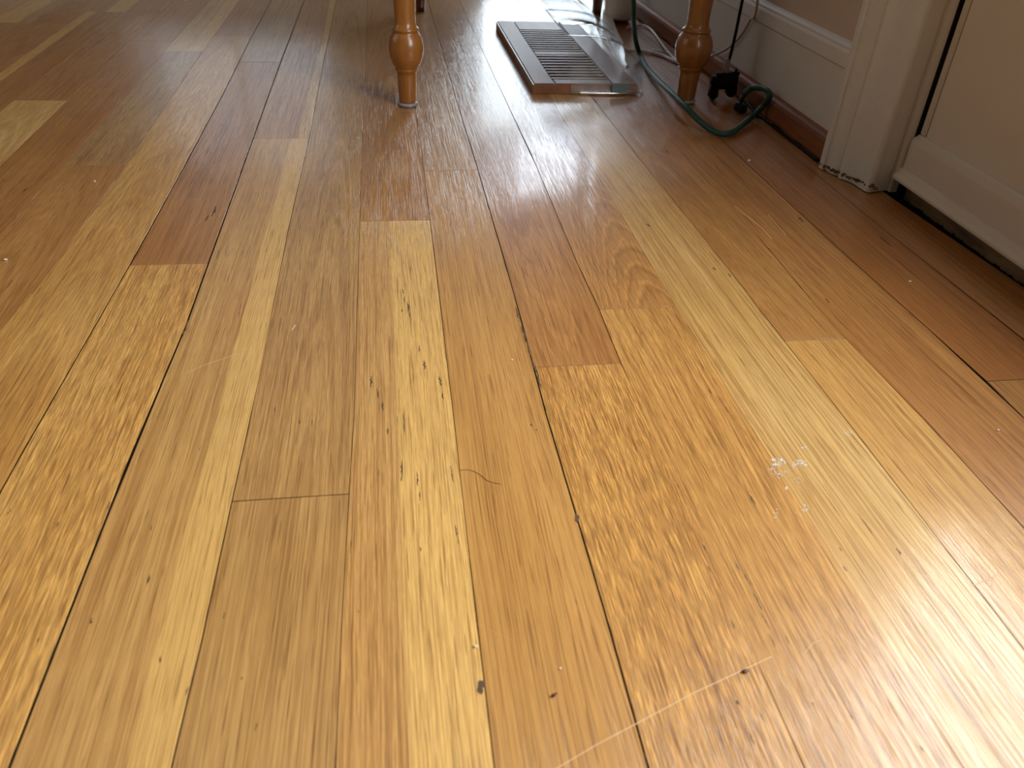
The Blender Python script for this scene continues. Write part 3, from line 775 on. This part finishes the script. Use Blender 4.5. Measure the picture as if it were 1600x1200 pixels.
# ------------------------------------------------------------------ cords and plugs
gp = [(.4610, 1.30, .50), (.4350, 1.275, .30), ony(988, -40, 1.26), ony(990, 0, 1.25), ony(990, 32, 1.235), ony(993, 62, 1.20), onz(1000, 85, .006), onz(1010, 105, .0042), onz(1024, 121, .0075), onz(1040, 137, .013), onz(1058, 154, .0165),
      onz(1075, 171, .0160), onz(1092, 188, .0105), onz(1108, 201, .0055), onz(1124, 208.5, .0042), onz(1137, 209, .0042), onz(1150, 203, .0045), onz(1166, 190, .006), onz(1180, 178, .0090),
      onx(1193, 165, .4395), onx(1202, 153, .4390), onx(1201, 144, .4385), onx(1190, 138, .4360), onx(1175, 138, .4300), onx(1164, 146, .4220), onz(1158, 156, .0080), onz(1155, 166, .0065)]
tag(link('extension_cord', tube(bmesh.new(), gp, .0034, 12, 8), GREEN, None, True), 'green extension cord looping across the floor from behind the register', 'cord')
ext = bpy.data.objects['extension_cord']
e0 = onz(1155, 168, .0068); 
sk = link('socket_end', B((-.0045, -.011, -.0045), (.0045, .006, .0045), .0015, 2), BLACK, ext, True, e0); sk.rotation_euler = (0, 0, .25); sk['label'] = 'black socket end of the cord'
# thin black tube standing in for the shaded gap under the shoe moulding
tag(link('crevice_shade', tube(bmesh.new(), [onz(1160, 150, .004), onz(1170, 163, .004), onz(1184, 183, .003), (.4415, .93, .0022), (.4422, .88, .0020), (.4420, .84, .0020), (.4425, .80, .0020), (.4424, .765, .0020)], .0014, 8, 6), BLACK, None, True),
    'thin black tube put in as the shaded crevice under the stained moulding', 'gap shade')
# black plug with its own cord going up the wall
pc = onz(1130, 133, .018)
plug = empty('power_plug', (pc.x, pc.y, 0), 'black power plug with two lobes at the foot of the baseboard', 'plug')
bm = bmesh.new()
box(bm, (-.0165, -.009, .014), (.0165, .009, .0330), .004, 3)
link('plug_body', bm, BLACK, plug, True)
for x0, x1, z0 in ((-.0165, -.0065, .0008), (.0055, .0175, .0045)):
    link('plug_lobe', B((x0, -.008, z0), (x1, .008, .020), .003, 3), BLACK, plug, True)
link('plug_horn', B((.0075, -.007, .026), (.0175, .007, .0385), .004, 3), BLACK, plug, True)
link('cord_collar', lathe(bmesh.new(), [(.0036,.0325),(.0040,.036),(.0026,.044),(.0018,.050)], 16), GLIDE, plug, True)
kp = onx(1160, 0, .428)
link('plug_cord', tube(bmesh.new(), [Vector((0, 0, .040)), Vector((.0035, .002, .060)), kp-plug.location, Vector((.438, pc.y+.03, .30))-plug.location, Vector((.4610, pc.y+.05, .55))-plug.location], .0019, 10, 8), BLACK, plug, True)
# beige cord against the baseboard
tag(link('beige_cord', tube(bmesh.new(), [onx(1098, 92, .4415), onx(1116, 86, .4440), onx(1136, 76, .4490), onx(1156, 58, .4515), onx(1172, 32, .4515), onx(1184, 0, .4490), (.4500, 1.06, .26), (.4615, 1.10, .50)], .0016, 8, 8), BEIGE, None, True),
    'thin beige cord curving up against the painted baseboard behind the black plug', 'cord')
# white appliance at the wall, flat white lead, connector, thin white cord
wp = empty('white_appliance', (.408, 1.478, 0), 'white rounded plastic appliance on the floor beside the far chair leg', 'appliance')
bm = bmesh.new(); rows = []
for z, sc in ((.006, .90), (.010, 1.0), (.030, 1.0), (.034, .96), (.038, .98), (.105, .94), (.118, .80), (.122, .5)):
    rows.append([bm.verts.new((math.copysign(abs(math.cos(q))**.7, math.cos(q))*.0235*sc, math.copysign(abs(math.sin(q))**.7, math.sin(q))*.036*sc, z)) for q in [math.tau*k/36 for k in range(36)]])
for r0, r1 in zip(rows, rows[1:]):
    for k in range(36): bm.faces.new((r0[k], r0[(k+1) % 36], r1[(k+1) % 36], r1[k]))
bm.faces.new(rows[0][::-1]); bm.faces.new(rows[-1])
link('housing', bm, WHITE, wp, True)
link('foot_ring', lathe(bmesh.new(), [(.017,.0004),(.018,.002),(.018,.0060)], 24), BEIGE, wp, True)
def flat_strip(P, w, h):
    bm = bmesh.new(); prev = None
    for i, p in enumerate(P):
        d = (P[min(i+1, len(P)-1)]-P[max(i-1, 0)]); d.z = 0; d.normalize(); s = Vector((d.y, -d.x, 0))
        ring = [bm.verts.new(p+s*a+Vector((0, 0, b))) for a, b in ((-w/2, 0), (w/2, 0), (w/2, h*.7), (w/2-.001, h), (-w/2+.001, h), (-w/2, h*.7))]
        if prev:
            for a in range(6): bm.faces.new((prev[a], prev[(a+1) % 6], ring[(a+1) % 6], ring[a]))
        else: bm.faces.new(ring)
        prev = ring
    bm.faces.new(prev[::-1]); return bm
fl = tag(link('power_strip', flat_strip([onz(948, 22, .0008), onz(951, 40, .0008), onz(958, 60, .0008), onz(967, 78, .0008)], .0155, .009), WHITE), 'narrow white power strip lying beyond the deflector', 'power strip')
tag(link('charging_cord', tube(bmesh.new(), [onz(974, 76, .003), onz(985, 79, .0028), onz(1000, 79.5, .0028), onz(1017, 82, .0028), onz(1036, 87, .0028), onz(1046, 92, .0028), onz(1060, 98, .0028)], .0024, 8, 6), WHITE, None, True),
    'white cord lying straight from the power strip towards the right chair leg', 'cord')
cc = bpy.data.objects['charging_cord']
a_, b_ = onz(1017, 83, .0), onz(1040, 87.5, .0)
k_ = link('connector', B((-(b_-a_).length/2, -.004, .0004), ((b_-a_).length/2, .004, .0062), .0012, 2), WHITE, cc, True, (a_+b_)/2)
k_.rotation_euler = (0, 0, math.atan2(b_.y-a_.y, b_.x-a_.x))
tag(link('appliance_cord', tube(bmesh.new(), [onz(980, 44, .003), onz(993, 40, .003), onz(1006, 40, .003), onz(1018, 47, .003), onz(1028, 60, .003), onz(1038, 74, .003), onz(1050, 88, .003), onz(1064, 100, .003), onx(1085, 98, .441), onx(1098, 90, .441)], .0019, 8, 6), WHITE, None, True),
    'thin white cord curving from the appliance behind the right chair leg', 'cord')

# ------------------------------------------------------------------ crumbs, seeds, hair
def crumb(px, py, r, label, mat=CRUMBW, name='crumb', cat='crumb', stretch=(1.2, .8, .7), rz=0.):
    bm = bmesh.new(); bmesh.ops.create_icosphere(bm, subdivisions=2, radius=r)
    rr = random.Random(int(px*7+py))
    for v in bm.verts: v.co *= rr.uniform(.8, 1.15); v.co = Vector((v.co.x*stretch[0], v.co.y*stretch[1], v.co.z*stretch[2]))
    zmin = min(v.co.z for v in bm.verts)
    p = on_floor(px, py)
    o = link(name, bm, mat, None, True, (p.x, p.y, p.z-zmin+.00005)); o.rotation_euler = (0, 0, rz)
    return tag(o, label, cat, 'crumbs scattered on the floor' if name == 'crumb' else None)
crumb(800, 563, .00065, 'white crumb on the long orange-tan board, left of the dark cracked seam')
crumb(743, 1011, .0007, 'white crumb at the edge of the pale sapwood board, above the grey filled hole')
crumb(875, 1045, .0005, 'tiny white crumb just above the dark seed husk')
crumb(9, 407, .0011, 'white crumb at the left border of the picture')
crumb(1170, 252, .0013, 'white crumb on the shaded boards below the green cord')
crumb(1421, 441, .0011, 'white crumb on the dark boards in front of the door')
crumb(1559, 673, .0008, 'white crumb near the right border, on the board beside the dark seam')
crumb(148, 284, .0009, 'white crumb on the pale far board at the upper left')
crumb(1323, 266, .0014, 'pale paint chip at the foot of the door casing')
crumb(290, 1, .0012, 'tiny pale crumb at the top border of the picture')
crumb(691, 183, .0010, 'tiny pale crumb right of the turned chair foot')
crumb(866, 1087, .0009, 'dark red-brown seed husk on the orange-tan board', SEEDM, 'seed_husk', 'seed', (1.9, .75, .6), .5)
crumb(1164, 1050, .0009, 'reddish seed husk lying on the long pale scratch', SEEDM, 'seed_husk', 'seed', (1.9, .95, .5), .2)
hp = [on_floor(*q)+Vector((0, 0, .0003)) for q in ((718, 735), (735, 735), (750, 742), (763, 752), (783, 757))]
tag(link('hair', tube(bmesh.new(), hp, .00012, 5, 5), HAIRM, None, True), 'fine curled hair lying on the orange-tan board at centre', 'hair')
